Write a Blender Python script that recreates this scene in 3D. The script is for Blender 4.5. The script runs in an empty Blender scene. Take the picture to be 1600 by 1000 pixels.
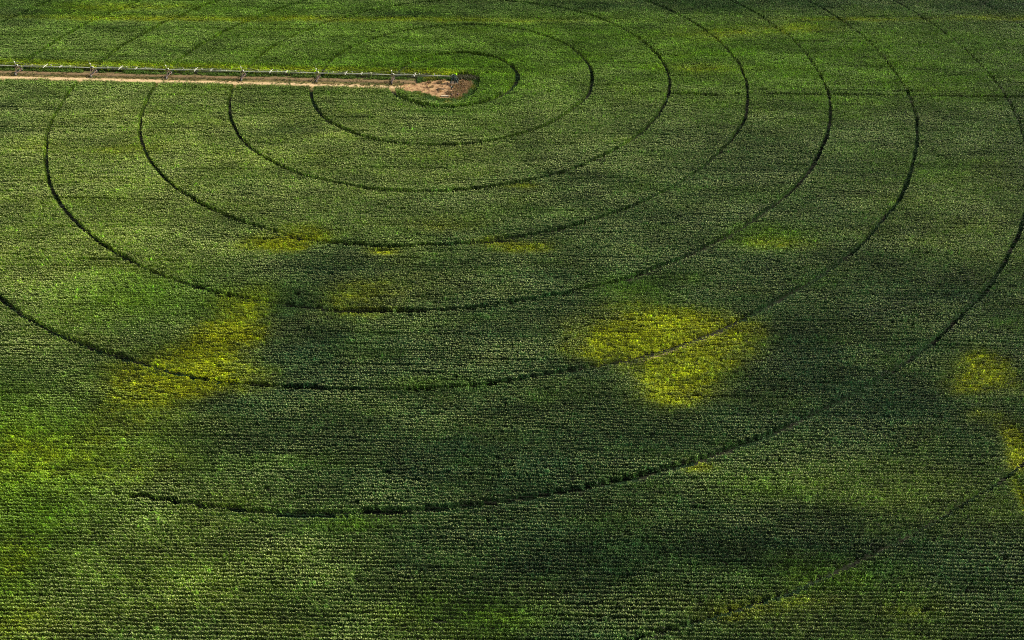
import bpy, bmesh, math, random
import numpy as np
from mathutils import Vector, Matrix

sc = bpy.context.scene
col = sc.collection
R = math.radians
PIVOT = (-47.1, 265.9)          # where the irrigation machine is anchored (camera hovers over the origin)

# ------------------------------------------------------------------ camera, sky, sun, exposure
cam_d = bpy.data.cameras.new('camera')
cam = bpy.data.objects.new('camera', cam_d)
col.objects.link(cam)
cam_d.sensor_width = 36.0
cam_d.lens = 1354.9 / 1600 * 36.0
cam_d.shift_x = (800 - 936.84) / 1600
cam_d.shift_y = (552.02 - 500) / 1600
cam_d.clip_start = 1.0
cam_d.clip_end = 6000.0
cam.location = (0, 0, 122.0)
cam.rotation_euler = (R(90) - 0.7309, 0, 0)
cam.rotation_mode = 'XYZ'
cam.matrix_world = Matrix.Translation((0, 0, 122.0)) @ Matrix.Rotation(R(90) - 0.7309, 4, 'X') @ Matrix.Rotation(0.0054, 4, 'Z')
sc.camera = cam

SUN_EL, SUN_AZ = 33.0, 9.0      # degrees above the horizon; from +X towards +Y
world = bpy.data.worlds.new('World')
sc.world = world
world.use_nodes = True
wn = world.node_tree
bg = wn.nodes['Background']
sky = wn.nodes.new('ShaderNodeTexSky')
sky.sky_type = 'NISHITA'
sky.sun_disc = False
sky.sun_elevation = R(SUN_EL)
sky.sun_rotation = R(90 - SUN_AZ)
wn.links.new(sky.outputs['Color'], bg.inputs['Color'])
bg.inputs['Strength'].default_value = 0.05
sun_d = bpy.data.lights.new('sun', 'SUN')
sun_d.energy = 5.0
sun_d.angle = R(0.53)
sun_d.color = (1.0, 0.92, 0.74)
sun = bpy.data.objects.new('sun', sun_d)
col.objects.link(sun)
to_sun = Vector((math.cos(R(SUN_AZ)) * math.cos(R(SUN_EL)), math.sin(R(SUN_AZ)) * math.cos(R(SUN_EL)), math.sin(R(SUN_EL))))
sun.rotation_euler = to_sun.to_track_quat('Z', 'Y').to_euler()
sc.view_settings.view_transform = 'Standard'
sc.view_settings.look = 'None'
sc.view_settings.gamma = 1.0
sc.view_settings.exposure = 1.1
sc.view_settings.use_curve_mapping = False
sc.cycles.use_denoising = False
sc.cycles.filter_width = 1.0
sc.cycles.max_bounces = 6
sc.cycles.transmission_bounces = 4
sc.cycles.transparent_max_bounces = 4

# ------------------------------------------------------------------ helpers
rng = np.random.default_rng(7)
random.seed(11)


def tag(o, label=None, cat=None, group=None, kind=None):
    if label: o['label'] = label
    if cat: o['category'] = cat
    if group: o['group'] = group
    if kind: o['kind'] = kind
    return o


def mesh_obj(name, verts, faces, mat=None, parent=None, link=True):
    me = bpy.data.meshes.new(name)
    me.from_pydata([tuple(v) for v in verts], [], faces)
    me.update()
    o = bpy.data.objects.new(name, me)
    if mat: me.materials.append(mat)
    if parent: o.parent = parent
    if link: col.objects.link(o)
    return o


class MB:
    """collects tubes, boxes and discs into one mesh"""
    def __init__(s): s.v, s.f = [], []

    def tube(s, a, b, r, n=6, r2=None):
        a, b = Vector(a), Vector(b)
        r2 = r if r2 is None else r2
        d = (b - a).normalized()
        x = d.orthogonal().normalized(); y = d.cross(x)
        i = len(s.v)
        for p, rr in ((a, r), (b, r2)):
            for k in range(n):
                t = 2 * math.pi * k / n
                s.v.append(p + (x * math.cos(t) + y * math.sin(t)) * rr)
        for k in range(n):
            s.f.append((i + k, i + (k + 1) % n, i + n + (k + 1) % n, i + n + k))
        s.f.append(tuple(i + k for k in range(n))[::-1]); s.f.append(tuple(i + n + k for k in range(n)))
        return s

    def path(s, pts, r, n=6):
        for a, b in zip(pts[:-1], pts[1:]): s.tube(a, b, r, n)
        return s

    def box(s, c, size, rz=0.0, taper=1.0):
        i = len(s.v)
        cs, sn = math.cos(rz), math.sin(rz)
        for dz in (-.5, .5):
            tp = taper if dz > 0 else 1.0
            for dx, dy in ((-.5, -.5), (.5, -.5), (.5, .5), (-.5, .5)):
                x, y = dx * size[0] * tp, dy * size[1] * tp
                s.v.append(Vector((c[0] + x * cs - y * sn, c[1] + x * sn + y * cs, c[2] + dz * size[2])))
        for q in ((0, 3, 2, 1), (4, 5, 6, 7), (0, 1, 5, 4), (1, 2, 6, 5), (2, 3, 7, 6), (3, 0, 4, 7)):
            s.f.append(tuple(i + k for k in q))
        return s

    def build(s, name, mat, parent=None):
        return mesh_obj(name, s.v, s.f, mat, parent)


def hash2(ix, iy, seed):
    h = (ix.astype(np.int64) * 374761393 + iy.astype(np.int64) * 668265263 + seed * 1442695041) & 0xFFFFFFFF
    h = ((h ^ (h >> 13)) * 1274126177) & 0xFFFFFFFF
    h = (h ^ (h >> 16)) & 0xFFFFFFFF
    return h / 4294967295.0


def vnoise(x, y, seed=0):
    ix, iy = np.floor(x), np.floor(y)
    fx, fy = x - ix, y - iy
    fx = fx * fx * (3 - 2 * fx); fy = fy * fy * (3 - 2 * fy)
    a, b = hash2(ix, iy, seed), hash2(ix + 1, iy, seed)
    c, d = hash2(ix, iy + 1, seed), hash2(ix + 1, iy + 1, seed)
    return (a * (1 - fx) + b * fx) * (1 - fy) + (c * (1 - fx) + d * fx) * fy


def fbm(x, y, seed=0, oct=4):
    v, a, t = 0.0, 1.0, 0.0
    for o in range(oct):
        v = v + a * vnoise(x * 2 ** o + 17.3 * o, y * 2 ** o - 9.1 * o, seed + o); t += a; a *= .55
    return v / t


def sstep(a, b, x):
    t = np.clip((x - a) / (b - a), 0, 1)
    return t * t * (3 - 2 * t)


# ------------------------------------------------------------------ materials
def new_mat(name):
    m = bpy.data.materials.new(name); m.use_nodes = True
    nt = m.node_tree
    return m, nt, nt.nodes['Principled BSDF'], nt.nodes['Material Output']


def plant_mat(name, attr, rough, translucent, spec=0.5):
    """colour carried by each planted clump (crop tint, in part painted sunlight), varied plant by plant and leaf by leaf"""
    m, nt, p, out = new_mat(name)
    N, L = nt.nodes, nt.links
    a = N.new('ShaderNodeAttribute'); a.attribute_type = 'INSTANCER'; a.attribute_name = attr
    g = N.new('ShaderNodeAttribute'); g.attribute_type = 'GEOMETRY'; g.attribute_name = 'vary'
    mul = N.new('ShaderNodeMix'); mul.data_type = 'RGBA'; mul.blend_type = 'MULTIPLY'; mul.inputs[0].default_value = 1.0
    L.new(a.outputs['Color'], mul.inputs[6]); L.new(g.outputs['Color'], mul.inputs[7])
    L.new(mul.outputs[2], p.inputs['Base Color'])
    p.inputs['Roughness'].default_value = rough
    p.inputs['Specular IOR Level'].default_value = spec
    if translucent > 0:
        t = N.new('ShaderNodeBsdfTranslucent')
        tc = N.new('ShaderNodeMix'); tc.data_type = 'RGBA'; tc.blend_type = 'MULTIPLY'; tc.inputs[0].default_value = 1.0
        L.new(mul.outputs[2], tc.inputs[6]); tc.inputs[7].default_value = (1.25, 1.35, 0.6, 1)
        L.new(tc.outputs[2], t.inputs['Color'])
        mx = N.new('ShaderNodeMixShader'); mx.inputs[0].default_value = translucent
        L.new(p.outputs[0], mx.inputs[1]); L.new(t.outputs[0], mx.inputs[2]); L.new(mx.outputs[0], out.inputs['Surface'])
    return m


def ramp(nt, stops):
    r = nt.nodes.new('ShaderNodeValToRGB')
    e = r.color_ramp.elements
    while len(e) < len(stops): e.new(0.5)
    for el, (pos, c) in zip(e, stops):
        el.position = pos; el.color = (*c, 1)
    return r


def simple_mat(name, base, rough=0.6, metal=0.0, var=0.25, scale=3.0, second=None):
    m, nt, p, out = new_mat(name)
    N, L = nt.nodes, nt.links
    tc = N.new('ShaderNodeTexCoord'); ns = N.new('ShaderNodeTexNoise')
    ns.inputs['Scale'].default_value = scale; ns.inputs['Detail'].default_value = 5
    L.new(tc.outputs['Object'], ns.inputs['Vector'])
    b2 = second or tuple(c * (1 - var) for c in base)
    r = ramp(nt, [(0.35, b2), (0.65, base)])
    L.new(ns.outputs['Fac'], r.inputs['Fac']); L.new(r.outputs['Color'], p.inputs['Base Color'])
    p.inputs['Roughness'].default_value = rough; p.inputs['Metallic'].default_value = metal
    return m


M_leaf = plant_mat('corn_leaf', 'leafcol', 0.50, 0.20, 0.2)
M_tassel = plant_mat('corn_tassel', 'tascol', 0.7, 0.0, 0.2)
M_grass = plant_mat('weed_blade', 'leafcol', 0.6, 0.25, 0.3)
M_pipe = simple_mat('galvanised_pipe', (0.75, 0.77, 0.62), 0.45, 0.0, 0.25, 0.6)
M_white = simple_mat('white_paint', (0.7, 0.7, 0.62), 0.5, 0.0, 0.1)
M_rust = simple_mat('rusty_steel', (0.17, 0.085, 0.055), 0.75, 0.0, 0.4, 2.0, (0.08, 0.06, 0.055))
M_tyre = simple_mat('dark_wheel_steel', (0.035, 0.033, 0.035), 0.7)
M_rim = simple_mat('worn_rim', (0.4, 0.38, 0.34), 0.5)
M_pivot = simple_mat('dark_green_paint', (0.02, 0.04, 0.035), 0.55)
M_wire = simple_mat('steel_wire', (0.45, 0.45, 0.4), 0.4)
M_conc = simple_mat('dusty_concrete', (0.13, 0.095, 0.065), 0.9, 0, 0.3)
M_wood = simple_mat('weathered_board', (0.5, 0.42, 0.3), 0.85, 0, 0.3, 6)
M_barrel = simple_mat('brown_rust', (0.13, 0.065, 0.04), 0.8, 0, 0.4)


def soil_mat():
    m, nt, p, out = new_mat('field_soil')
    N, L = nt.nodes, nt.links
    tc = N.new('ShaderNodeTexCoord')
    n1 = N.new('ShaderNodeTexNoise'); n1.inputs['Scale'].default_value = 0.05; n1.inputs['Detail'].default_value = 8
    L.new(tc.outputs['Object'], n1.inputs['Vector'])
    r = ramp(nt, [(0.3, (0.010, 0.014, 0.010)), (0.7, (0.024, 0.024, 0.016))])
    L.new(n1.outputs['Fac'], r.inputs['Fac'])
    # beyond the planted rows that are built one by one the same crop covers the ground
    n2 = N.new('ShaderNodeTexNoise'); n2.inputs['Scale'].default_value = 0.9; n2.inputs['Detail'].default_value = 6
    L.new(tc.outputs['Object'], n2.inputs['Vector'])
    rg = ramp(nt, [(0.35, (0.008, 0.02, 0.009)), (0.6, (0.04, 0.075, 0.018)), (0.75, (0.07, 0.11, 0.03))])
    L.new(n2.outputs['Fac'], rg.inputs['Fac'])
    at = N.new('ShaderNodeAttribute'); at.attribute_type = 'GEOMETRY'; at.attribute_name = 'far_crop'
    mx = N.new('ShaderNodeMix'); mx.data_type = 'RGBA'
    L.new(at.outputs['Fac'], mx.inputs[0]); L.new(r.outputs['Color'], mx.inputs[6]); L.new(rg.outputs['Color'], mx.inputs[7])
    L.new(mx.outputs[2], p.inputs['Base Color'])
    n3 = N.new('ShaderNodeTexNoise'); n3.inputs['Scale'].default_value = 1.5; n3.inputs['Detail'].default_value = 8
    L.new(tc.outputs['Object'], n3.inputs['Vector'])
    b = N.new('ShaderNodeBump'); b.inputs['Strength'].default_value = 0.8; b.inputs['Distance'].default_value = 0.15
    L.new(n3.outputs['Fac'], b.inputs['Height']); L.new(b.outputs['Normal'], p.inputs['Normal'])
    p.inputs['Roughness'].default_value = 0.95; p.inputs['Specular IOR Level'].default_value = 0.1
    return m


def road_mat():
    """X runs along the track, Y across it: olive verge, brown ruts, pale dusty wheel lane"""
    m, nt, p, out = new_mat('track_dirt')
    N, L = nt.nodes, nt.links
    tc = N.new('ShaderNodeTexCoord'); sp = N.new('ShaderNodeSeparateXYZ')
    mp = N.new('ShaderNodeMapping'); mp.inputs['Scale'].default_value = (0.12, 0.9, 1)
    L.new(tc.outputs['Object'], mp.inputs['Vector'])
    n1 = N.new('ShaderNodeTexNoise'); n1.inputs['Scale'].default_value = 1.0; n1.inputs['Detail'].default_value = 6
    L.new(mp.outputs['Vector'], n1.inputs['Vector'])
    L.new(tc.outputs['Object'], sp.inputs[0])
    w = N.new('ShaderNodeMath'); w.operation = 'MULTIPLY_ADD'; w.inputs[1].default_value = 2.2; w.inputs[2].default_value = -1.1
    L.new(n1.outputs['Fac'], w.inputs[0])
    ad = N.new('ShaderNodeMath'); ad.operation = 'ADD'
    L.new(sp.outputs['Y'], ad.inputs[0]); L.new(w.outputs[0], ad.inputs[1])
    mr = N.new('ShaderNodeMapRange'); mr.inputs['From Min'].default_value = -8.6; mr.inputs['From Max'].default_value = 2.8
    L.new(ad.outputs[0], mr.inputs['Value'])
    q = lambda v: (v + 8.6) / 11.4
    r = ramp(nt, [(q(-7.5), (0.13, 0.11, 0.045)), (q(-4.6), (0.30, 0.23, 0.11)), (q(-4.1), (0.52, 0.385, 0.235)), (q(-2.7), (0.52, 0.385, 0.235)),
                  (q(-2.3), (0.24, 0.19, 0.085)), (q(-1.2), (0.12, 0.11, 0.045)), (q(-0.3), (0.13, 0.095, 0.055)), (q(0.5), (0.20, 0.14, 0.08)), (q(1.3), (0.17, 0.125, 0.07)), (q(2.2), (0.09, 0.09, 0.035))])
    L.new(mr.outputs[0], r.inputs['Fac'])
    n2 = N.new('ShaderNodeTexNoise'); n2.inputs['Scale'].default_value = 1.7; n2.inputs['Detail'].default_value = 8; n2.inputs['Roughness'].default_value = 0.7
    L.new(tc.outputs['Object'], n2.inputs['Vector'])
    r2 = ramp(nt, [(0.3, (0.5, 0.5, 0.45)), (0.7, (1.25, 1.2, 1.15))])
    L.new(n2.outputs['Fac'], r2.inputs['Fac'])
    mx = N.new('ShaderNodeMix'); mx.data_type = 'RGBA'; mx.blend_type = 'MULTIPLY'; mx.inputs[0].default_value = 1
    L.new(r.outputs['Color'], mx.inputs[6]); L.new(r2.outputs['Color'], mx.inputs[7])
    L.new(mx.outputs[2], p.inputs['Base Color'])
    b = N.new('ShaderNodeBump'); b.inputs['Strength'].default_value = 0.7; b.inputs['Distance'].default_value = 0.12
    L.new(n2.outputs['Fac'], b.inputs['Height']); L.new(b.outputs['Normal'], p.inputs['Normal'])
    p.inputs['Roughness'].default_value = 0.95; p.inputs['Specular IOR Level'].default_value = 0.1
    return m


def clearing_mat():
    m, nt, p, out = new_mat('bare_earth')
    N, L = nt.nodes, nt.links
    tc = N.new('ShaderNodeTexCoord')
    n1 = N.new('ShaderNodeTexNoise'); n1.inputs['Scale'].default_value = 0.6; n1.inputs['Detail'].default_value = 8; n1.inputs['Roughness'].default_value = 0.65
    L.new(tc.outputs['Object'], n1.inputs['Vector'])
    r = ramp(nt, [(0.36, (0.07, 0.045, 0.022)), (0.45, (0.25, 0.145, 0.072)), (0.54, (0.34, 0.215, 0.12)), (0.64, (0.36, 0.265, 0.105))])
    L.new(n1.outputs['Fac'], r.inputs['Fac']); L.new(r.outputs['Color'], p.inputs['Base Color'])
    n2 = N.new('ShaderNodeTexNoise'); n2.inputs['Scale'].default_value = 2.5; n2.inputs['Detail'].default_value = 8
    L.new(tc.outputs['Object'], n2.inputs['Vector'])
    b = N.new('ShaderNodeBump'); b.inputs['Strength'].default_value = 0.9; b.inputs['Distance'].default_value = 0.2
    L.new(n2.outputs['Fac'], b.inputs['Height']); L.new(b.outputs['Normal'], p.inputs['Normal'])
    p.inputs['Roughness'].default_value = 0.95; p.inputs['Specular IOR Level'].default_value = 0.1
    return m


# ------------------------------------------------------------------ lie of the land
ROW_A = R(-0.8)                              # crop rows, measured from +X
ARM_A = R(177.6)                             # the machine's arm, seen from its pivot
EX, EY = math.cos(ROW_A), math.sin(ROW_A)
AX, AY = math.cos(ARM_A), math.sin(ARM_A)
TRACKS = [20.0, 44.4, 68.9, 93.5, 118.4, 143.4, 173.4, 203.7]    # wheel tracks, one for each tower


def to_arm(x, y):
    """u along the arm from the pivot, v across it (positive beyond the arm)"""
    dx, dy = x - PIVOT[0], y - PIVOT[1]
    return dx * AX + dy * AY, dx * AY - dy * AX


CLEAR = [(-16.5, -1.2), (-12, 0.93), (-8.93, 2.98), (-3.76, 3.16), (3.29, 2.98), (5.26, 1.12), (6.2, -1.49), (6.02, -4.65), (4.89, -8.37), (2.26, -12.28), (-1.88, -12.46), (-6.02, -10.6), (-9.96, -8.18), (-16.0, -5.58), (-17.0, -3.8)]


BELT = [(-15, 3.3), (-4, 3.5), (4.5, 4.2), (7.6, 2.4), (8.6, -1.6), (8.6, -6.5), (7.6, -11.5), (4.0, -16.2), (-1.0, -17.8), (-5.8, -16.0), (-10.0, -12.2), (-15.0, -8.4)]   # no corn inside


def in_poly(x, y, poly):
    inside = np.zeros(np.shape(x), bool)
    n = len(poly)
    for i in range(n):
        x1, y1 = poly[i]; x2, y2 = poly[(i + 1) % n]
        c = ((y1 > y) != (y2 > y)) & (x < (x2 - x1) * (y - y1) / (y2 - y1 + 1e-12) + x1)
        inside ^= c
    return inside


def in_field(x, y, m=30.0):
    return (y > 45) & (y < 415) & (x > -91.8 - .5185 * (y - 69.4) - m) & (x < 65.7 + .3608 * (y - 70.3) + m)


# crop colour patches: (x, y from the pivot, half-width, half-depth, amount)
BLOB_Y = [(56.4, -125.4, 10.2, 6.7, 1.0), (47.5, -131.2, 6.0, 2.8, 0.8), (62.4, -139.2, 6.4, 6.8, 0.9), (70.4, -128.4, 7.4, 6.2, 0.8), (76.3, -124.2, 4.8, 3.2, 0.5), (64.2, -121.1, 8.3, 3.5, 0.8), (-32.0, -121.9, 5.5, 9.1, 0.6), (-33.6, -131.3, 6.6, 7.4, 0.85), (-34.6, -140.0, 10.2, 3.6, 0.95), (-42.4, -142.8, 6.3, 3.5, 0.7), (-48.1, -138.2, 6.4, 5.1, 0.35), (-42.5, -149.0, 7.4, 3.7, 0.35), (-30.0, -91.6, 6.5, 3.4, 0.9), (-24.5, -88.8, 4.7, 2.3, 0.6), (-35.8, -93.0, 3.8, 2.8, 0.4), (25.9, -93.2, 6.9, 2.4, 0.6), (-4.4, -95.9, 3.4, 1.3, 0.7), (22.7, -91.6, 3.1, 1.4, 0.5), (26.3, -65.9, 3.7, 1.3, 0.6), (-6.5, -115.0, 7.1, 5.8, 0.35), (7.7, -84.3, 9.5, 3.5, 0.25), (4.1, -110.3, 11.6, 7.2, 0.15), (126.2, -136.9, 5.2, 4.4, 0.75), (121.8, -140.6, 5.1, 2.3, 0.5), (121.4, -149.5, 3.7, 2.2, 0.3), (125.2, -156.1, 2.2, 4.3, 0.8), (121.8, -168.3, 0.9, 3.8, 0.8), (123.5, -160.8, 1.8, 1.6, 0.6), (-54.6, -162.1, 9.3, 5.1, 0.22), (-45.6, -158.9, 10.6, 6.0, 0.22), (-34.3, -163.5, 5.8, 3.2, 0.25), (-62.8, -157.5, 4.7, 7.2, 0.15), (-51.1, -180.2, 2.1, 2.9, 0.2), (-47.1, -184.0, 2.6, 4.1, 0.25), (-43.4, -193.3, 4.9, 3.7, 0.22), (-38.2, -196.0, 5.8, 2.4, 0.15), (-85.3, -47.1, 8.9, 3.1, 0.35), (-111.0, -46.0, 7.2, 2.4, 0.25), (118.2, 43.1, 10.3, 3.6, 0.5), (90.2, 38.6, 13.6, 4.7, 0.35), (140.6, 51.2, 28.1, 1.9, 0.4), (80.7, 6.5, 8.4, 4.9, 0.2), (76.7, 8.9, 12.6, 2.5, 0.2), (202.0, 53.3, 23.6, 2.6, 0.4), (65.0, -162.5, 2.9, 1.2, 0.7), (72.7, -190.9, 6.0, 1.4, 0.22), (68.5, -192.6, 4.0, 1.1, 0.28), (81.0, -189.7, 4.0, 1.2, 0.3), (94.5, -191.9, 4.0, 1.2, 0.2), (-101.4, 49.0, 57.8, 2.4, 0.5), (-8.5, 49.1, 46.4, 2.2, 0.4), (-130.0, 60.0, 20.0, 4.0, 0.4), (89.3, -91.8, 7.8, 2.2, 0.4)]
BLOB_G = [(16.0, 31.9, 178.0, 33.8, 0.5), (122.6, 7.0, 62.9, 20.1, 0.4), (8.7, -4.0, 12.2, 18.7, 0.5), (-16.0, 10.2, 31.6, 7.6, 0.6), (-105.4, 60.3, 71.1, 8.2, 0.4), (-139.5, 56.6, 23.5, 10.3, 0.4), (88.1, -89.1, 9.4, 4.2, 0.6), (56.3, -107.4, 8.8, 3.6, 0.5), (-43.3, -115.3, 17.0, 7.2, 0.4), (-58.4, -113.2, 14.3, 7.5, 0.3), (-65.0, -150.9, 11.0, 11.4, 0.5), (-56.3, -168.0, 10.1, 9.7, 0.5), (-48.0, -186.4, 6.1, 13.4, 0.6), (-46.7, -158.9, 14.1, 8.6, 0.4), (29.8, -193.4, 6.9, 2.8, 0.6), (18.7, -191.8, 5.0, 2.3, 0.3), (138.5, -54.7, 10.5, 7.2, 0.3), (17.0, -141.4, 10.2, 2.2, 0.3), (6.4, -175.9, 5.4, 1.6, 0.4), (85.1, -184.4, 10.4, 2.5, 0.4), (74.8, -167.1, 6.8, 2.9, 0.2), (-77.8, -0.3, 73.5, 6.0, 0.3)]
BLOB_D = [(-14.5, -127.0, 8.5, 15.0, 0.95), (-16.7, -108.1, 14.6, 12.4, 0.7), (-16.9, -134.1, 6.6, 12.2, 0.9), (4.9, -145.2, 50.1, 7.2, 0.3), (39.2, -121.3, 5.5, 13.0, 0.5), (89.1, -129.3, 20.2, 14.4, 0.4), (104.6, -147.9, 18.6, 8.9, 0.5), (86.3, -178.1, 21.5, 5.3, 0.6), (26.6, -161.5, 23.3, 9.2, 0.5), (48.7, -179.6, 26.6, 6.4, 0.6), (104.9, -180.5, 12.8, 7.9, 0.5), (54.9, -151.7, 24.4, 8.4, 0.4), (-44.6, -130.4, 10.7, 8.6, 0.5), (-38.5, -108.3, 8.7, 3.8, 0.5), (0.2, -177.3, 16.1, 1.6, 0.5), (125.2, -111.6, 21.6, 14.6, 0.3), (-2.5, -134.0, 13.1, 8.0, 0.4), (61.6, 64.0, 48.1, 6.5, 0.8), (122.2, 66.9, 36.4, 5.4, 0.8), (194.0, 64.6, 19.4, 6.9, 0.8), (-164.6, 50.0, 13.9, 13.7, 0.6), (-5.3, 60.4, 35.7, 5.2, 0.4), (-20.9, 53.9, 18.7, 3.8, 0.5), (-139.7, 41.3, 18.1, 5.2, 0.3), (63.6, -191.5, 30.0, 6.8, 0.2)]  # darker green, slightly taller crop


BLOB_W = [(-62.0, -150.0, 14.0, 30.0, 0.6), (-85.6, -46.4, 62.6, 47.3, 0.9), (-76.4, -98.6, 33.1, 22.6, 0.85), (-20.3, -49.3, 53.3, 29.3, 0.5), (-47.9, -166.5, 24.9, 20.9, 0.55), (-20.3, -186.2, 26.7, 12.7, 0.7), (10.0, -193.0, 19.8, 6.8, 0.4), (-61.6, 30.9, 110.7, 34.7, 0.6), (129.9, 12.1, 63.7, 31.1, 0.5), (78.5, -192.6, 24.9, 4.5, 0.5), (138.6, -77.1, 26.1, 28.2, 0.35), (93.8, -168.5, 28.2, 5.9, 0.4), (107.6, -171.2, 13.4, 5.8, 0.5), (10.8, -150.3, 24.5, 6.9, 0.25), (49.3, -3.5, 50.8, 37.4, 0.35)]  # warm olive crop, with the brightness of the sun-facing side painted in


def blobs(B, x, y, seed):
    dx, dy = x - PIVOT[0], y - PIVOT[1]
    wx = (fbm(dx / 9, dy / 6, seed) - .5) * 9; wy = (fbm(dx / 9, dy / 6, seed + 50) - .5) * 7
    out = np.zeros_like(x)
    for cx, cy, rx, ry, a in B:
        k = min(1.0, rx / 9)
        d = ((dx + wx * k - cx) / (rx * 1.2)) ** 2 + ((dy + wy * min(1.0, ry / 5) - cy) / (ry * 1.2)) ** 2
        out = 1 - (1 - out) * (1 - a * np.exp(-d ** 1.15))
    return out


def crop_look(x, y):
    """leaf colour, tassel colour and height of the crop at each place"""
    dx, dy = x - PIVOT[0], y - PIVOT[1]
    s, t = dx * EX + dy * EY, -dx * EY + dy * EX
    u, v = to_arm(x, y)
    Y, G, D = blobs(BLOB_Y, x, y, 3), blobs(BLOB_G, x, y, 4), blobs(BLOB_D, x, y, 5)
    edge = sstep(8.5, 5.0, v) * sstep(1.5, 3.0, v) * sstep(-10, 8, u)          # lush strip along the far side of the track
    edge = edge * (.6 + .9 * fbm(s / 9, t / 3, 77))
    G = 1 - (1 - G) * (1 - np.clip(edge, 0, 1)); Y = 1 - (1 - Y) * (1 - np.clip(edge * .5, 0, .7))
    n_big = fbm(s / 45, t / 22, 21); n_mid = fbm(s / 14, t / 5, 22); n_row = fbm(s / 40, t / 1.6, 23, 3); n_fine = fbm(s / 3, t / 1.5, 24, 2)
    rag = fbm(s / 3.2, t / 1.9, 41, 3)
    Y = Y * .65 + .35 * sstep(.0, .9, Y + 1.1 * (rag - .5) * sstep(.03, .35, Y)) * sstep(.02, .3, Y)
    Y = np.clip(Y * (.6 + .8 * n_mid) * (.7 + .6 * n_fine) * rng.uniform(.6, 1.4, len(x)) + .05 * sstep(.58, .8, n_mid), 0, 1)
    G = np.clip(1.35 * G * (.6 + .8 * n_mid) + .22 * sstep(.55, .75, fbm(s / 20, t / 6, 26)), 0, 1)
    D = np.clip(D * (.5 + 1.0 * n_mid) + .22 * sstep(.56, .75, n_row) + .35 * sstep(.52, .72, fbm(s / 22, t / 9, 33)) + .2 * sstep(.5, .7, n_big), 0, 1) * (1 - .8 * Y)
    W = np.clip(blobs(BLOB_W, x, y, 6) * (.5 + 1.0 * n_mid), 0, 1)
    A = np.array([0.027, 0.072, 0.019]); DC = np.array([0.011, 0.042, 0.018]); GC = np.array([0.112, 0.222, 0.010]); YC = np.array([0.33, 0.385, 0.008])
    c = np.ones((len(x), 1)) * A
    c = c + (np.array([0.160, 0.252, 0.028]) - c) * W[:, None]  # warm tint also carries the painted sun-facing brightness
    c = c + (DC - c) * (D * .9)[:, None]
    c = c + (GC - c) * (G * .85 * (1 - .5 * D))[:, None]
    c = c + (YC - c) * (Y * .9)[:, None]
    c = c * (0.8 + .4 * n_fine[:, None]) * np.exp(rng.normal(-.04, .28, (len(x), 1))) * (.72 + .56 * sstep(.3, .7, fbm(s / 9, t / 3.5, 35)))[:, None]
    T = np.clip((.95 - .15 * Y - .40 * G - .62 * D + .2 * W) * (.55 + .9 * fbm(s / 12, t / 4, 28)), 0, 1)
    TC = np.array([0.330, 0.400, 0.160]) + (np.array([0.380, 0.440, 0.145]) - np.array([0.330, 0.400, 0.160])) * W[:, None]  # tassels paler where that sunlit brightness is painted
    TC = TC + (np.array([0.17, 0.345, 0.035]) - TC) * (G * .9)[:, None]
    TC = TC + (np.array([0.36, 0.40, 0.02]) - TC) * np.clip(Y * 1.3, 0, 1)[:, None]
    tc = c * 1.1 + (TC - c * 1.1) * T[:, None]
    h = (1.0 - .36 * Y - .08 * G * (1 - Y) + .05 * D) * (.90 + .2 * n_mid) * (1 - .10 * sstep(.58, .72, n_row)) * (.94 + .12 * fbm(s / 6, t / 4, 31))
    return c, tc, h, Y


# ------------------------------------------------------------------ ground, track, clearing
def ground():
    # inner cells fine enough to separate the planted field from the crop beyond it
    xs = [-3000, -900, -400] + list(np.linspace(-330, 280, 41)) + [400, 900, 3000]
    ys = [-1500, -400] + list(np.linspace(-40, 500, 37)) + [700, 1200, 4000]
    v = [(x, y, 0) for y in ys for x in xs]
    nx = len(xs)
    f = [(j * nx + i, j * nx + i + 1, (j + 1) * nx + i + 1, (j + 1) * nx + i) for j in range(len(ys) - 1) for i in range(nx - 1)]
    o = mesh_obj('ground', v, f, soil_mat())
    a = o.data.attributes.new('far_crop', 'FLOAT', 'POINT')
    P = np.array(v)
    a.data.foreach_set('value', (~in_field(P[:, 0], P[:, 1], 34)).astype(np.float32))
    tag(o, 'dark brown field soil under the corn', kind='structure')


ground()


def track():
    nu, nv = 480, 30
    us = np.linspace(8, 248, nu); vs = np.linspace(-6.9, 2.9, nv)
    U, V = np.meshgrid(us, vs)
    V = V + (fbm(U / 4, V * 0, 91) - .5) * .6
    Z = .004 + .03 + (fbm(U / 1.2, V / .6, 92) - .5) * .06 - .07 * np.exp(-((V + 3.3) / .7) ** 2) * .3 - .05 * np.exp(-((V - .4) / .5) ** 2) * .5
    Z = np.clip(Z, .006, .2)
    v = np.stack([U, V, Z], -1).reshape(-1, 3)
    f = [(j * nu + i, j * nu + i + 1, (j + 1) * nu + i + 1, (j + 1) * nu + i) for j in range(nv - 1) for i in range(nu - 1)]
    # local frame: X along the arm, Y across (towards the far side)
    o = mesh_obj('dirt_track', v, f, road_mat())
    o.matrix_world = Matrix(((AX, AY, 0, PIVOT[0]), (AY, -AX, 0, PIVOT[1]), (0, 0, 1, 0), (0, 0, 0, 1)))
    tag(o, 'pale dusty dirt track with grassy ruts under the irrigation pipe', kind='structure')


track()


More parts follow.
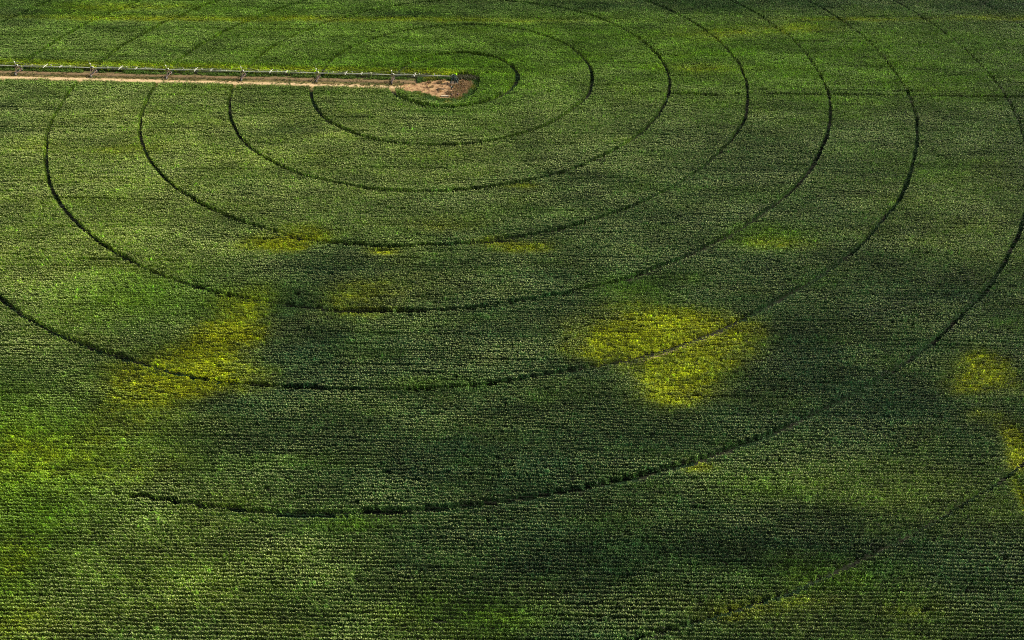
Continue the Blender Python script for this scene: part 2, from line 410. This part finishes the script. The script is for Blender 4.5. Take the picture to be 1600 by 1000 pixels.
def clearing():
    # radial sheet round the middle of the clearing, slightly mounded
    cx, cy = -3.0, -4.0
    rim = []
    n = 96
    P = CLEAR
    for k in range(n):
        a = 2 * math.pi * k / n
        d = (math.cos(a), math.sin(a)); best = 99
        for i in range(len(P)):
            x1, y1 = P[i][0] - cx, P[i][1] - cy; x2, y2 = P[(i + 1) % len(P)][0] - cx, P[(i + 1) % len(P)][1] - cy
            ex, ey = x2 - x1, y2 - y1
            den = d[0] * ey - d[1] * ex
            if abs(den) < 1e-9: continue
            t = (x1 * ey - y1 * ex) / den; q = (x1 * d[1] - y1 * d[0]) / den
            if t > 0 and 0 <= q <= 1: best = min(best, t)
        rim.append(best * (0.97 + .09 * random.random()))
    v, f = [(cx, cy, .05)], []
    rings = 14
    for j in range(1, rings + 1):
        for k in range(n):
            a = 2 * math.pi * k / n; r = rim[k] * j / rings
            x, y = cx + r * math.cos(a), cy + r * math.sin(a)
            z = .06 + .10 * float(fbm(np.array([x / 1.1]), np.array([y / .9]), 95)[0]) * (1 - (j / rings) ** 3)
            z += .25 * math.exp(-(((x - 3.5) / 1.8) ** 2 + ((y + 2.5) / 2.2) ** 2)) + .2 * math.exp(-(((x + 1.0) / 2.2) ** 2 + ((y + 8.2) / .7) ** 2))
            v.append((x, y, z if j < rings else .07))
    for k in range(n): f.append((0, 1 + k, 1 + (k + 1) % n))
    for j in range(rings - 1):
        for k in range(n):
            a, b = 1 + j * n + k, 1 + j * n + (k + 1) % n
            f.append((a, a + n, b + n, b))
    o = mesh_obj('bare_ground', v, f, clearing_mat())
    o.location = (PIVOT[0], PIVOT[1], 0)
    tag(o, 'orange brown bare earth clearing round the pivot', kind='structure')


clearing()


def rut():
    """dry strip of the sixth wheel track laid bare where the crop is stunted"""
    v, f = [], []
    th = np.linspace(-67.5, -58.0, 60)
    wob = (fbm(th * R(1) * TRACKS[5] / 12, th * 0 + 15, 64) - .5) * 1.0
    w = .30 * sstep(0, 12, np.arange(60)) * sstep(59, 46, np.arange(60)) * (.7 + .6 * fbm(th * 3, th * 0, 97)) + .02
    for t, o, k in zip(th, wob, w):
        for sd in (-1, 1):
            r = TRACKS[5] + o + sd * k
            v.append((PIVOT[0] + r * math.cos(R(t)), PIVOT[1] + r * math.sin(R(t)), .012))
    for i in range(59): f.append((2 * i, 2 * i + 1, 2 * i + 3, 2 * i + 2))
    o = mesh_obj('wheel_rut_path', v, f, simple_mat('dry_rut_soil', (0.30, 0.22, 0.13), .95, 0, .4, 1.5))
    tag(o, 'pale dry wheel rut crossing the large yellow patch', kind='structure')


rut()


# ------------------------------------------------------------------ corn
def strip(V, F, VARY, MATI, pts, widths, side, var, mi):
    i = len(V)
    for p, w in zip(pts, widths):
        V.append(p - side * w * .5); V.append(p + side * w * .5)
    for k in range(len(pts) - 1):
        F.append((i + 2 * k, i + 2 * k + 1, i + 2 * k + 3, i + 2 * k + 2)); VARY.append(var); MATI.append(mi)


def corn_chunk(idx, plants=5, length=1.05):
    rd = random.Random(100 + idx)
    V, F, VA, MI = [], [], [], []
    for p in range(plants):
        bx = -length / 2 + (p + .5) * length / plants + rd.uniform(-.05, .05)
        by = rd.uniform(-.03, .03)
        H = rd.uniform(1.85, 2.12)
        lean = Vector((rd.uniform(-.06, .06), rd.uniform(-.06, .06), 1))
        pv = min(2.0, math.exp(rd.gauss(-.04, .32)))
        warm = rd.uniform(.9, 1.12)
        base = Vector((bx, by, 0))
        top = base + lean * H
        sd = Vector((rd.uniform(-1, 1), rd.uniform(-1, 1), 0)).normalized()
        strip(V, F, VA, MI, [base, top], [.04, .02], sd, (.9 * pv, .95 * pv, .8 * pv), 0)
        phi0 = rd.uniform(0, math.pi * 2)
        nl = 12
        for k in range(nl):
            q = k / (nl - 1)
            z = H * (.30 + .66 * q ** .6)
            phi = phi0 + math.pi * k + rd.uniform(-.7, .7)
            d = Vector((math.cos(phi), math.sin(phi), 0)); side = Vector((-d.y, d.x, 0))
            L = (.85 - .45 * q) * rd.uniform(.8, 1.2)
            a0 = R(rd.uniform(58, 74)) + q * R(8); a1 = R(rd.uniform(-55, -10)) + q * R(40)
            pts = [base + lean * z]; ns = 4
            for n in range(ns):
                a = a0 + (a1 - a0) * (n + .3) / ns
                pts.append(pts[-1] + (d * math.cos(a) + Vector((0, 0, 1)) * math.sin(a)) * (L / ns))
            tw = rd.uniform(-.5, .5); side = (side + Vector((0, 0, tw))).normalized()
            lv = pv * min(2.4, math.exp(rd.gauss(-.08, .42)))
            strip(V, F, VA, MI, pts, [.055, .11, .11, .08, .014], side, (lv * warm, lv, lv * .95), 0)
        # tassel: an upright spike and side branches on a short stem above the leaves
        tt = top + lean * .10
        tv0 = min(1.7, math.exp(rd.gauss(0, .25)))
        for k in range(9):
            phi = rd.uniform(0, 2 * math.pi); d = Vector((math.cos(phi), math.sin(phi), 0))
            e = .1 if k == 0 else rd.uniform(.3, 1.1)
            tip = tt + (d * math.sin(e) + Vector((0, 0, 1)) * math.cos(e)) * rd.uniform(.18, .34)
            tv = tv0 * rd.uniform(.8, 1.2)
            strip(V, F, VA, MI, [tt - Vector((0, 0, .06)), tip], [.028, .034], Vector((-d.y, d.x, 0)), (tv, tv, tv), 1)
    return V, F, VA, MI


def variant(name, data, mats, coll):
    V, F, VA, MI = data
    o = mesh_obj(name, V, F, None, None, link=False)
    for m in mats: o.data.materials.append(m)
    o.data.polygons.foreach_set('material_index', MI)
    a = o.data.attributes.new('vary', 'FLOAT_COLOR', 'FACE')
    a.data.foreach_set('color', np.array([(*c, 1) for c in VA], np.float32).ravel())
    coll.objects.link(o)
    return o


def scatter(name, coll, nvar, P, yaw, scl, attrs, label, mats):
    """one object whose points each carry an instance of one of the variants in coll"""
    n = len(P)
    me = bpy.data.meshes.new(name)
    me.vertices.add(n)
    me.vertices.foreach_set('co', P.astype(np.float32).ravel())
    def put(nm, typ, prop, arr, dt=np.float32):
        a = me.attributes.new(nm, typ, 'POINT'); a.data.foreach_set(prop, np.ascontiguousarray(arr, dt).ravel())
    rot = np.zeros((n, 3)); rot[:, 2] = yaw
    put('rot', 'FLOAT_VECTOR', 'vector', rot)
    put('scl', 'FLOAT_VECTOR', 'vector', scl)
    put('pick', 'INT', 'value', rng.integers(0, nvar, n), np.int32)
    for nm, arr in attrs.items():
        put(nm, 'FLOAT_COLOR', 'color', np.concatenate([arr, np.ones((n, 1))], 1))
    o = bpy.data.objects.new(name, me); col.objects.link(o)
    for m in mats: me.materials.append(m)
    ng = bpy.data.node_groups.new(name + '_planting', 'GeometryNodeTree')
    ng.interface.new_socket('Geometry', in_out='INPUT', socket_type='NodeSocketGeometry')
    ng.interface.new_socket('Geometry', in_out='OUTPUT', socket_type='NodeSocketGeometry')
    N, L = ng.nodes, ng.links
    gi, go = N.new('NodeGroupInput'), N.new('NodeGroupOutput')
    ci = N.new('GeometryNodeCollectionInfo'); ci.inputs['Collection'].default_value = coll
    ci.inputs['Separate Children'].default_value = True; ci.inputs['Reset Children'].default_value = True
    ip = N.new('GeometryNodeInstanceOnPoints'); ip.inputs['Pick Instance'].default_value = True
    def named(nm, typ):
        a = N.new('GeometryNodeInputNamedAttribute'); a.data_type = typ; a.inputs['Name'].default_value = nm
        return [s for s in a.outputs if s.enabled and s.name == 'Attribute'][0]
    e2r = N.new('FunctionNodeEulerToRotation')
    L.new(named('rot', 'FLOAT_VECTOR'), e2r.inputs[0])
    L.new(gi.outputs[0], ip.inputs['Points']); L.new(ci.outputs[0], ip.inputs['Instance'])
    L.new(named('pick', 'INT'), ip.inputs['Instance Index'])
    L.new(e2r.outputs[0], ip.inputs['Rotation']); L.new(named('scl', 'FLOAT_VECTOR'), ip.inputs['Scale'])
    L.new(ip.outputs[0], go.inputs[0])
    md = o.modifiers.new('planting', 'NODES'); md.node_group = ng
    tag(o, label, kind='stuff')
    return o


def plant_corn():
    NV = 24
    cl = bpy.data.collections.new('corn_clumps')
    for i in range(NV): variant('corn_clump_%02d' % i, corn_chunk(i), [M_leaf, M_tassel], cl)
    ROW, CH = 0.70, 1.05
    ts = np.arange(-225, 160, ROW)
    ss = np.arange(-300, 300, 0.1)
    # how worn each wheel track is, by angle: (track, from, to, share of its width)
    WORN = [(4, -123, -101, .75), (4, -89, -64, .75), (3, -52, -24, .8), (3, -112, -104, .6), (5, -109, -99, .7), (6, -180, -101, .15), (6, -106, -92, .7), (5, -99, -72, .8), (7, -62, -20, .9), (7, -90, -70, .75), (7, -180, -90, .1)]
    HALF = [.92, .72, .64, .62, .62, .60, .56, .42]
    pts, lens = [], []
    for t in ts:
        tj = t + .04 * math.sin(t * 3.1)
        x = PIVOT[0] + ss * EX - tj * EY; y = PIVOT[1] + ss * EY + tj * EX
        ok = in_field(x, y)
        if not ok.any(): continue
        i0, i1 = np.where(ok)[0][[0, -1]]
        sx = ss[i0:i1 + 1]; x, y, ok = x[i0:i1 + 1], y[i0:i1 + 1], ok[i0:i1 + 1]
        u, v = to_arm(x, y)
        ok &= ~((u > 6) & (u < 252) & (v > -8.1 + .9 * (fbm(u / 5, u * 0, 61) - .5)) & (v < 2.7 + .8 * (fbm(u / 4, u * 0, 62) - .5)))
        ok &= ~in_poly(x - PIVOT[0], y - PIVOT[1], BELT)
        dx, dy = x - PIVOT[0], y - PIVOT[1]
        r = np.hypot(dx, dy); th = np.degrees(np.arctan2(dy, dx))
        for k, Rk in enumerate(TRACKS):
            near = np.abs(r - Rk) < 3
            if not near.any(): continue
            w = np.full(len(x), HALF[k]) * (1 + (.30 if k > 2 else .05) * sstep(15, 50, th) + .10 * sstep(-50, -80, th) * sstep(-130, -100, th) + .18 * sstep(-8, -25, th) * sstep(-85, -65, th) - .06 * sstep(-120, -140, th))
            for kk, a0, a1, fc in WORN:
                if kk == k: w = w * (1 + (fc - 1) * sstep(a0 - 2, a0 + 3, th) * sstep(a1 + 2, a1 - 3, th))
            w = w * (.85 + .3 * fbm(th * R(1) * Rk / 5, th * 0 + k, 63)) + .12 * (hash2(np.floor(x * 2), np.floor(y * 2), 9) - .5)
            wob = (fbm(th * R(1) * Rk / 12, th * 0 + 3 * k, 64) - .5) * 1.0
            ok &= ~(near & (np.abs(r - Rk - wob) < w))
        # rows the planter skipped or left thin
        for (x0, x1, yy) in ((69, 185, -9.6), (69, 185, -10.3), (96, 150, -6.4), (-120, -75, -74.1), (-100, -48, -100.8), (30, 66, -9.2)):
            ok &= ~((dx > x0) & (dx < x1) & (np.abs(dy - yy + dx * .008) < .36) & (fbm(sx / 6, sx * 0 + yy, 65) > (.36 if yy > -12 else .48)))
        ok &= fbm(sx / 2.2, sx * 0 + t * 1.7, 66, 2) > .13
        e = np.diff(np.concatenate([[0], ok.astype(np.int8), [0]]))
        for a, b in zip(np.where(e == 1)[0], np.where(e == -1)[0]):
            Ln = (b - a) * .1
            if Ln < .5: continue
            n = max(1, round(Ln / CH)); l = Ln / n
            s0 = sx[0] + a * .1 + (np.arange(n) + .5) * l
            pts.append(np.stack([s0, np.full(n, tj)], 1)); lens.append(np.full(n, l / CH))
    S = np.concatenate(pts); LX = np.concatenate(lens)
    S[:, 1] += rng.normal(0, .02, len(S)) + .5 * (fbm(S[:, 0] / 25, S[:, 1] / 30, 82) - .5) + .12 * (fbm(S[:, 0] / 5, S[:, 1] / 2.8, 83) - .5)
    x = PIVOT[0] + S[:, 0] * EX - S[:, 1] * EY; y = PIVOT[1] + S[:, 0] * EY + S[:, 1] * EX
    c, tc, h, Y = crop_look(x, y)
    n = len(x)
    yaw = ROW_A + np.where(rng.random(n) < .5, math.pi, 0) + rng.normal(0, .04, n)
    hz = h * np.clip(rng.normal(1, .045, n), .8, 1.2)
    wide = (.48 - .06 * Y + .30 * sstep(.42, .66, fbm(S[:, 0] / 14, S[:, 1] / 6, 81))) * rng.uniform(.9, 1.15, n)
    scl = np.stack([LX, wide, hz], 1)
    P = np.stack([x, y, np.zeros(n)], 1)
    print('corn clumps', n)
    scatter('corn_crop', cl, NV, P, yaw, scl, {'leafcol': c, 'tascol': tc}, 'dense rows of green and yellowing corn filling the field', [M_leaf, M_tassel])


plant_corn()


# ------------------------------------------------------------------ weeds
def tuft(idx, n=16, h=.5, spread=.28, w=.03):
    rd = random.Random(500 + idx)
    V, F, VA, MI = [], [], [], []
    for k in range(n):
        b = Vector((rd.gauss(0, spread * .6), rd.gauss(0, spread * .6), 0))
        phi = rd.uniform(0, 6.28); d = Vector((math.cos(phi), math.sin(phi), 0)); side = Vector((-d.y, d.x, 0))
        L = h * rd.uniform(.5, 1.2); e = rd.uniform(.15, .9)
        m = b + (d * math.sin(e * .5) + Vector((0, 0, math.cos(e * .5)))) * L * .55
        t = m + (d * math.sin(e * 1.4) + Vector((0, 0, math.cos(e * 1.4)))) * L * .5
        lv = rd.uniform(.65, 1.35)
        strip(V, F, VA, MI, [b, m, t], [w, w * 1.3, w * .3], side, (lv, lv, lv), 0)
    return V, F, VA, MI


def weeds():
    cl = bpy.data.collections.new('weed_tufts'); NV = 10
    for i in range(NV): variant('weed_tuft_%02d' % i, tuft(i, 18, .5, .3, .045), [M_grass], cl)
    # green and straw-coloured growth along the track
    n = 26000
    u = rng.uniform(6, 246, n); v = rng.uniform(-8.6, 2.9, n)
    dens = .85 * np.exp(-((v + 1.35) / .75) ** 2) + 1.1 * sstep(1.0, 2.0, v) + .7 * sstep(-4.9, -6.2, v) + .25 * np.exp(-((v - .2) / .3) ** 2)
    dens += .4 * sstep(100, 60, u) * np.exp(-((v + 2.9) / .9) ** 2)
    dens *= sstep(.34, .62, fbm(u / 5, v / 1.2, 71)) * np.maximum(sstep(8, 26, u), sstep(.8, 1.8, v))
    keep = rng.random(n) < dens
    u, v = u[keep], v[keep]
    x = PIVOT[0] + u * AX + v * AY; y = PIVOT[1] + u * AY - v * AX
    q = fbm(u / 6, v / 1.5, 72)
    c = np.array([.16, .13, .045]) + (np.array([.075, .105, .022]) - np.array([.16, .13, .045])) * sstep(.35, .62, q)[:, None]
    c = c + (np.array([.07, .15, .014]) - c) * (sstep(.9, 1.8, v) * .85)[:, None]
    c = c * rng.uniform(.7, 1.35, (len(u), 1))
    s = rng.uniform(.35, .9, len(u)) * (1 + .8 * sstep(1.4, 2.4, v))
    scatter('track_grass', cl, NV, np.stack([x, y, np.full(len(u), .02)], 1), rng.uniform(0, 6.28, len(u)), np.stack([s * 1.3, s * 1.3, s], 1), {'leafcol': c}, 'low olive and straw coloured grass along the dirt track', [M_grass])
    # creeping green weeds on the floor of the wheel tracks
    n = 60000
    k = rng.integers(0, 8, n); k = np.where(rng.random(n) < .35, k, rng.integers(5, 8, n)); th = rng.uniform(-math.pi, math.pi, n); th = np.where((k > 4) & (rng.random(n) < .6), rng.uniform(-1.9, 0, n), th)
    rr = np.array(TRACKS)[k] + rng.normal(0, .55, n)
    px, py = rr * np.cos(th), rr * np.sin(th)
    u, v = to_arm(px + PIVOT[0], py + PIVOT[1])
    keep = in_field(px + PIVOT[0], py + PIVOT[1], 20) & ~((u > 0) & (v > -8) & (v < 2.6)) & (fbm(px / 4, py / 4, 75) > np.where(k > 4, .40, .46)) & ~((k == 5) & (th > R(-68.5)) & (th < R(-57)))
    px, py = px[keep], py[keep]
    c = np.array([.026, .072, .026]) * rng.uniform(.6, 1.5, (len(px), 1))
    s = rng.uniform(.4, .9, len(px))
    scatter('wheel_track_weeds', cl, NV, np.stack([px + PIVOT[0], py + PIVOT[1], np.full(len(px), .01)], 1), rng.uniform(0, 6.28, len(px)), np.stack([s * 1.2, s * 1.2, s], 1), {'leafcol': c}, 'dark green weeds on the floor of the ring shaped wheel tracks', [M_grass])
    # green weeds ringing the clearing
    n = 14000
    px = rng.uniform(-17, 11, n); py = rng.uniform(-18.5, 7, n)
    d = np.full(n, 99.0)
    for i in range(len(CLEAR)):
        a = np.array(CLEAR[i]); b = np.array(CLEAR[(i + 1) % len(CLEAR)]); ab = b - a
        t = np.clip(((px - a[0]) * ab[0] + (py - a[1]) * ab[1]) / (ab @ ab), 0, 1)
        d = np.minimum(d, np.hypot(px - a[0] - t * ab[0], py - a[1] - t * ab[1]))
    inside = in_poly(px, py, CLEAR)
    sd = np.where(inside, -d, d)
    front = sstep(2, -6, py)
    keep = (rng.random(n) < sstep(-1.3, .3, sd)) & in_poly(px * .97, py * .97, BELT) & ~((px < -12) & (py > -7.4))
    px, py = px[keep], py[keep]
    c = np.array([.05, .115, .014]) + (np.array([.16, .18, .012]) - np.array([.05, .115, .014])) * sstep(.45, .7, fbm(px / 3, py / 3, 73))[:, None]
    grey = sstep(1.0, 2.5, py)[:, None] * sstep(-2, 0, px)[:, None]
    c = c + (np.array([.085, .085, .05]) - c) * grey
    c *= rng.uniform(.6, 1.3, (len(px), 1))
    s = rng.uniform(.9, 1.7, len(px)) * (1 + .6 * grey[:, 0])
    scatter('green_weeds', cl, NV, np.stack([px + PIVOT[0], py + PIVOT[1], np.full(len(px), .02)], 1), rng.uniform(0, 6.28, len(px)), np.stack([s, s, s], 1), {'leafcol': c}, 'green weeds growing round the edge of the bare clearing', [M_grass])
    # dry brown weeds on the side of the clearing away from the arm
    n = 3200
    px = np.concatenate([rng.normal(3.6, 1.9, 1900), rng.uniform(-9, 5, 1300)]); py = np.concatenate([rng.normal(-3.8, 3.6, 1900), rng.uniform(-13, 2, 1300)])
    keep = in_poly(px, py, CLEAR) & (fbm(px / 1.3, py / 1.3, 74) > np.where(px > .4, .42, .60)) & ~((np.abs(px) < 1.7) & (np.abs(py) < 1.7))
    px, py = px[keep], py[keep]
    c = np.array([.27, .165, .085]) * rng.uniform(.4, 1.4, (len(px), 1)) * np.array([1, 1, 1])
    c = c + (np.array([.10, .12, .03]) - c) * (rng.random((len(px), 1)) < .12)
    s = rng.uniform(.7, 1.6, len(px))
    scatter('dry_weeds', cl, NV, np.stack([px + PIVOT[0], py + PIVOT[1], np.full(len(px), .1)], 1), rng.uniform(0, 6.28, len(px)), np.stack([s * 1.1, s * 1.1, s], 1), {'leafcol': c}, 'dry brown weeds on the bare clearing beside the pivot', [M_grass])


weeds()


# ------------------------------------------------------------------ irrigation machine
def wheel_mb(c, r, w):
    """spoked steel wheel with lugs, axle along the arm (local X)"""
    c = Vector(c); tyre, rim = MB(), MB()
    n = 20
    i = len(tyre.v)
    for k in range(n):
        a = 2 * math.pi * k / n
        for rr, dx in ((r, -w / 2), (r, w / 2), (r * .8, w / 2), (r * .8, -w / 2)):
            tyre.v.append(c + Vector((dx, rr * math.cos(a), rr * math.sin(a))))
    for k in range(n):
        k2 = (k + 1) % n
        for e in range(4):
            e2 = (e + 1) % 4
            tyre.f.append((i + 4 * k + e, i + 4 * k + e2, i + 4 * k2 + e2, i + 4 * k2 + e))
    for k in range(12):
        a = 2 * math.pi * k / 12
        p = c + Vector((0, r * 1.03 * math.cos(a), r * 1.03 * math.sin(a)))
        tyre.tube(p - Vector((w * .55, 0, 0)), p + Vector((w * .55, 0, 0)), .035, 4)
    rim.tube(c - Vector((w * .7, 0, 0)), c + Vector((w * .7, 0, 0)), .11, 8)
    for k in range(8):
        a = 2 * math.pi * k / 8 + .1
        rim.tube(c, c + Vector((0, r * .82 * math.cos(a), r * .82 * math.sin(a))), .03, 4)
    return tyre, rim


def irrigation():
    root = bpy.data.objects.new('irrigation_machine', None); col.objects.link(root)
    root.matrix_world = Matrix(((AX, AY, 0, PIVOT[0]), (AY, -AX, 0, PIVOT[1]), (0, 0, 1, 0), (0, 0, 0, 1)))
    tag(root, 'long pale pipe irrigation machine on wheeled towers along the dirt track', 'irrigation machine')
    HP = 2.45
    # pivot stand
    MB().box((0, 0, .12), (3.0, 3.0, .24)).build('concrete_pad', M_conc, root)
    for sx in (-1, 1):
        for sy in (-1, 1):
            MB().tube((sx * 1.35, sy * 1.35, .25), (sx * .28, sy * .28, 2.75), .12, 6).build('pivot_leg', M_pivot, root)
    for z, a in ((1.0, 1.03), (1.9, .64), (2.75, .3)):
        fr = MB()
        cs = [(-a, -a, z), (a, -a, z), (a, a, z), (-a, a, z)]
        for k in range(4): fr.tube(cs[k], cs[(k + 1) % 4], .07, 5)
        fr.build('pivot_brace', M_pivot, root)
    rp = MB().tube((0, 0, .2), (0, 0, 2.75), .16, 12).tube((0, 0, 2.75), (0, 0, 3.05), .24, 12)
    rp.build('riser_pipe', M_pivot, root)
    MB().box((-.75, -.85, 1.25), (.55, .4, .9)).build('control_cabinet', M_pivot, root)
    MB().path([(0, 0, 2.95), (.5, 0, 2.9), (.9, 0, HP)], .11, 8).build('elbow_pipe', M_pipe, root)
    rad = [0.9] + TRACKS
    first = None
    for k in range(8):
        a, b = rad[k], rad[k + 1]
        Ln = b - a
        # pipe, slightly crowned between its towers, with flanged joints
        mb = MB()
        npt = 10
        P = [(a + .35 * (k > 0) + (Ln - .35 - .35 * (k > 0)) * q / npt, 0, HP + .16 * math.sin(math.pi * q / npt)) for q in range(npt + 1)]
        mb.path(P, .07, 8)
        for q in range(0, npt + 1, 2):
            mb.tube((P[q][0] - .03, 0, P[q][2]), (P[q][0] + .03, 0, P[q][2]), .13, 8)
        mb.build('pipe_span', M_pipe, root)
        if k > 0: MB().path([(a - .4, 0, HP), (a, 0, HP + .06), (a + .4, 0, HP)], .13, 8).build('flexible_joint', M_tyre, root)
        # cross arms that spread the bracing wires
        for fr_, hl, rr in ((.40, 1.0, .03), (.61, 1.5, .042)):
            x = a + Ln * fr_
            if k == 0 and fr_ < .5: continue
            z = HP + .16 * math.sin(math.pi * fr_)
            m = MB().tube((x, -hl, z + .12), (x, hl, z + .12), rr, 6).tube((x, 0, z - .1), (x, 0, z + .55), .035, 5)
            m.tube((x, -hl * .7, z + .1), (x + .8, 0, z), .025, 4).tube((x, hl * .7, z + .1), (x + .8, 0, z), .025, 4)
            m.build('cross_arm', M_white, root)
            for sy in (-1, 1):
                MB().path([(a + .3, sy * .25, HP + .05), (x, sy * hl, z + .12), (b - .3, sy * .25, HP + .05)], .012, 4).build('bracing_wire', M_wire, root)
        for q in range(1, 4):
            x = a + Ln * q / 4 + .6
            MB().tube((x, 0, HP + .1), (x, 0, HP + .62), .03, 5).tube((x - .12, .1, HP + .6), (x + .2, -.15, HP + .78), .03, 5).build('sprinkler', M_white, root)
        # tower at the outer end of the span
        t = MB().box((0, 0, .62), (.16, 3.7, .16)).box((0, 0, 1.55), (.12, 1.5, .10)).build('drive_tower', M_rust, root)
        t.location = (b, 0, 0)
        for sy in (-1, 1):
            for sx in (-1, 1):
                MB().tube((sx * .12, sy * 1.7, .62), (sx * .35, sy * .12, HP - .02), .055, 5).build('tower_leg', M_rust, t)
            ty, ri = wheel_mb((.0, sy * 1.85, .55), .55, .24)
            ty.build('wheel_rim', M_tyre, t)
            ri.build('wheel_spokes', M_rim, t)
        MB().tube((0, 0, .7), (.0, .95, 1.0), .09, 8).box((.15, -.5, .85), (.3, .5, .3)).build('drive_cylinder', M_tyre, t)
        mast = MB().tube((-.25, 0, HP), (0, 0, HP + 1.35), .04, 5).tube((.25, 0, HP), (0, 0, HP + 1.35), .04, 5).tube((0, 0, HP + 1.3), (0, 0, HP + 2.7), .022, 5, .012)
        mast.build('mast', M_wire, t)
        MB().box((0, 0, HP + 1.4), (.24, .24, .22), .4).build('mast_head', M_white, t)
        MB().box((-.45, .1, HP + .3), (.3, .26, .26), .1).build('control_valve', M_white, t)
        if k < 7:
            for sgn, LL in ((-1, Ln), (1, rad[k + 2] - b)):
                for fr_ in (.39, .2):
                    MB().tube((b, 0, HP + 1.33), (b + sgn * LL * fr_, 0, HP + .22), .012, 4).build('stay_cable', M_wire, root)
    return root


irrigation()


# ------------------------------------------------------------------ things lying on the clearing
def place(o, x, y, z, rz=0):
    o.location = (PIVOT[0] + x, PIVOT[1] + y, z); o.rotation_euler = (0, 0, rz)
    return o


def hydrant():
    e = bpy.data.objects.new('water_hydrant', None); col.objects.link(e)
    place(e, -.4, -4.6, .1, .3)
    MB().tube((0, 0, -.1), (0, 0, .95), .13, 8).tube((0, 0, .9), (0, 0, 1.0), .24, 10).build('standpipe', M_pivot, e)
    MB().tube((0, 0, .62), (.55, 0, .62), .09, 8).tube((.53, 0, .62), (.58, 0, .62), .16, 8).build('outlet', M_pivot, e)
    MB().tube((0, 0, 1.0), (0, 0, 1.2), .03, 5).tube((-.18, 0, 1.18), (.18, 0, 1.18), .03, 5).build('valve_handle', M_white, e)
    tag(e, 'small dark water hydrant standing on the bare clearing near the pivot', 'hydrant')


def board():
    e = bpy.data.objects.new('board_stack', None); col.objects.link(e)
    place(e, -1.9, -9.6, .2, .05)
    for i, (x, y, z, r) in enumerate(((0, 0, .10, .0), (.1, .12, .17, .06))):
        MB().box((x, y, z), (2.6, .5, .05), r).build('plank', M_wood, e)
    for x in (-.9, .9): MB().box((x, 0, .03), (.15, .5, .1)).build('bearer', M_wood, e)
    tag(e, 'pale weathered planks lying at the near edge of the clearing', 'planks')


def barrel(x, y, rz, lab):
    e = bpy.data.objects.new('oil_drum', None); col.objects.link(e)
    place(e, x, y, .16, rz)
    b = MB()
    for z0, z1, r0, r1 in ((0, .28, .29, .29), (.28, .31, .31, .31), (.31, .58, .29, .29), (.58, .61, .31, .31), (.61, .88, .29, .29)):
        b.tube((0, 0, z0), (0, 0, z1), r0, 14, r1)
    b.build('drum_body', M_barrel, e)
    MB().tube((0, 0, .87), (0, 0, .90), .26, 14).tube((.14, 0, .9), (.14, 0, .93), .04, 8).build('drum_lid', M_rust, e)
    tag(e, lab, 'drum')


hydrant()
board()
barrel(.35, -9.7, .2, 'brown rusty drum standing at the end of the pale planks')
barrel(2.2, -9.4, 1.2, 'brown rusty drum among dry weeds, farther from the planks')


def mound():
    """low heap of dug earth beside a small pit"""
    n, m = 28, 7
    v, f = [(0, 0, .55)], []
    for j in range(1, m + 1):
        for k in range(n):
            a = 2 * math.pi * k / n; q = j / m
            r = q * (1.15 + .18 * math.sin(3 * a + 1) + .1 * math.sin(7 * a))
            z = .55 * (1 - q) ** .8 * (1 + .25 * random.uniform(-1, 1)) - .04 * q
            v.append((r * math.cos(a) * 1.3, r * math.sin(a) * .8, z))
    for k in range(n): f.append((0, 1 + k, 1 + (k + 1) % n))
    for j in range(m - 1):
        for k in range(n):
            a, b = 1 + j * n + k, 1 + j * n + (k + 1) % n
            f.append((a, a + n, b + n, b))
    o = mesh_obj('soil_heap', v, f, simple_mat('dark_heap_soil', (0.09, 0.06, 0.035), .95, 0, .5, 4))
    place(o, -4.1, -4.6, .08, .1)
    tag(o, 'low dark heap of soil on the bare clearing by the pivot', 'soil heap')


mound()
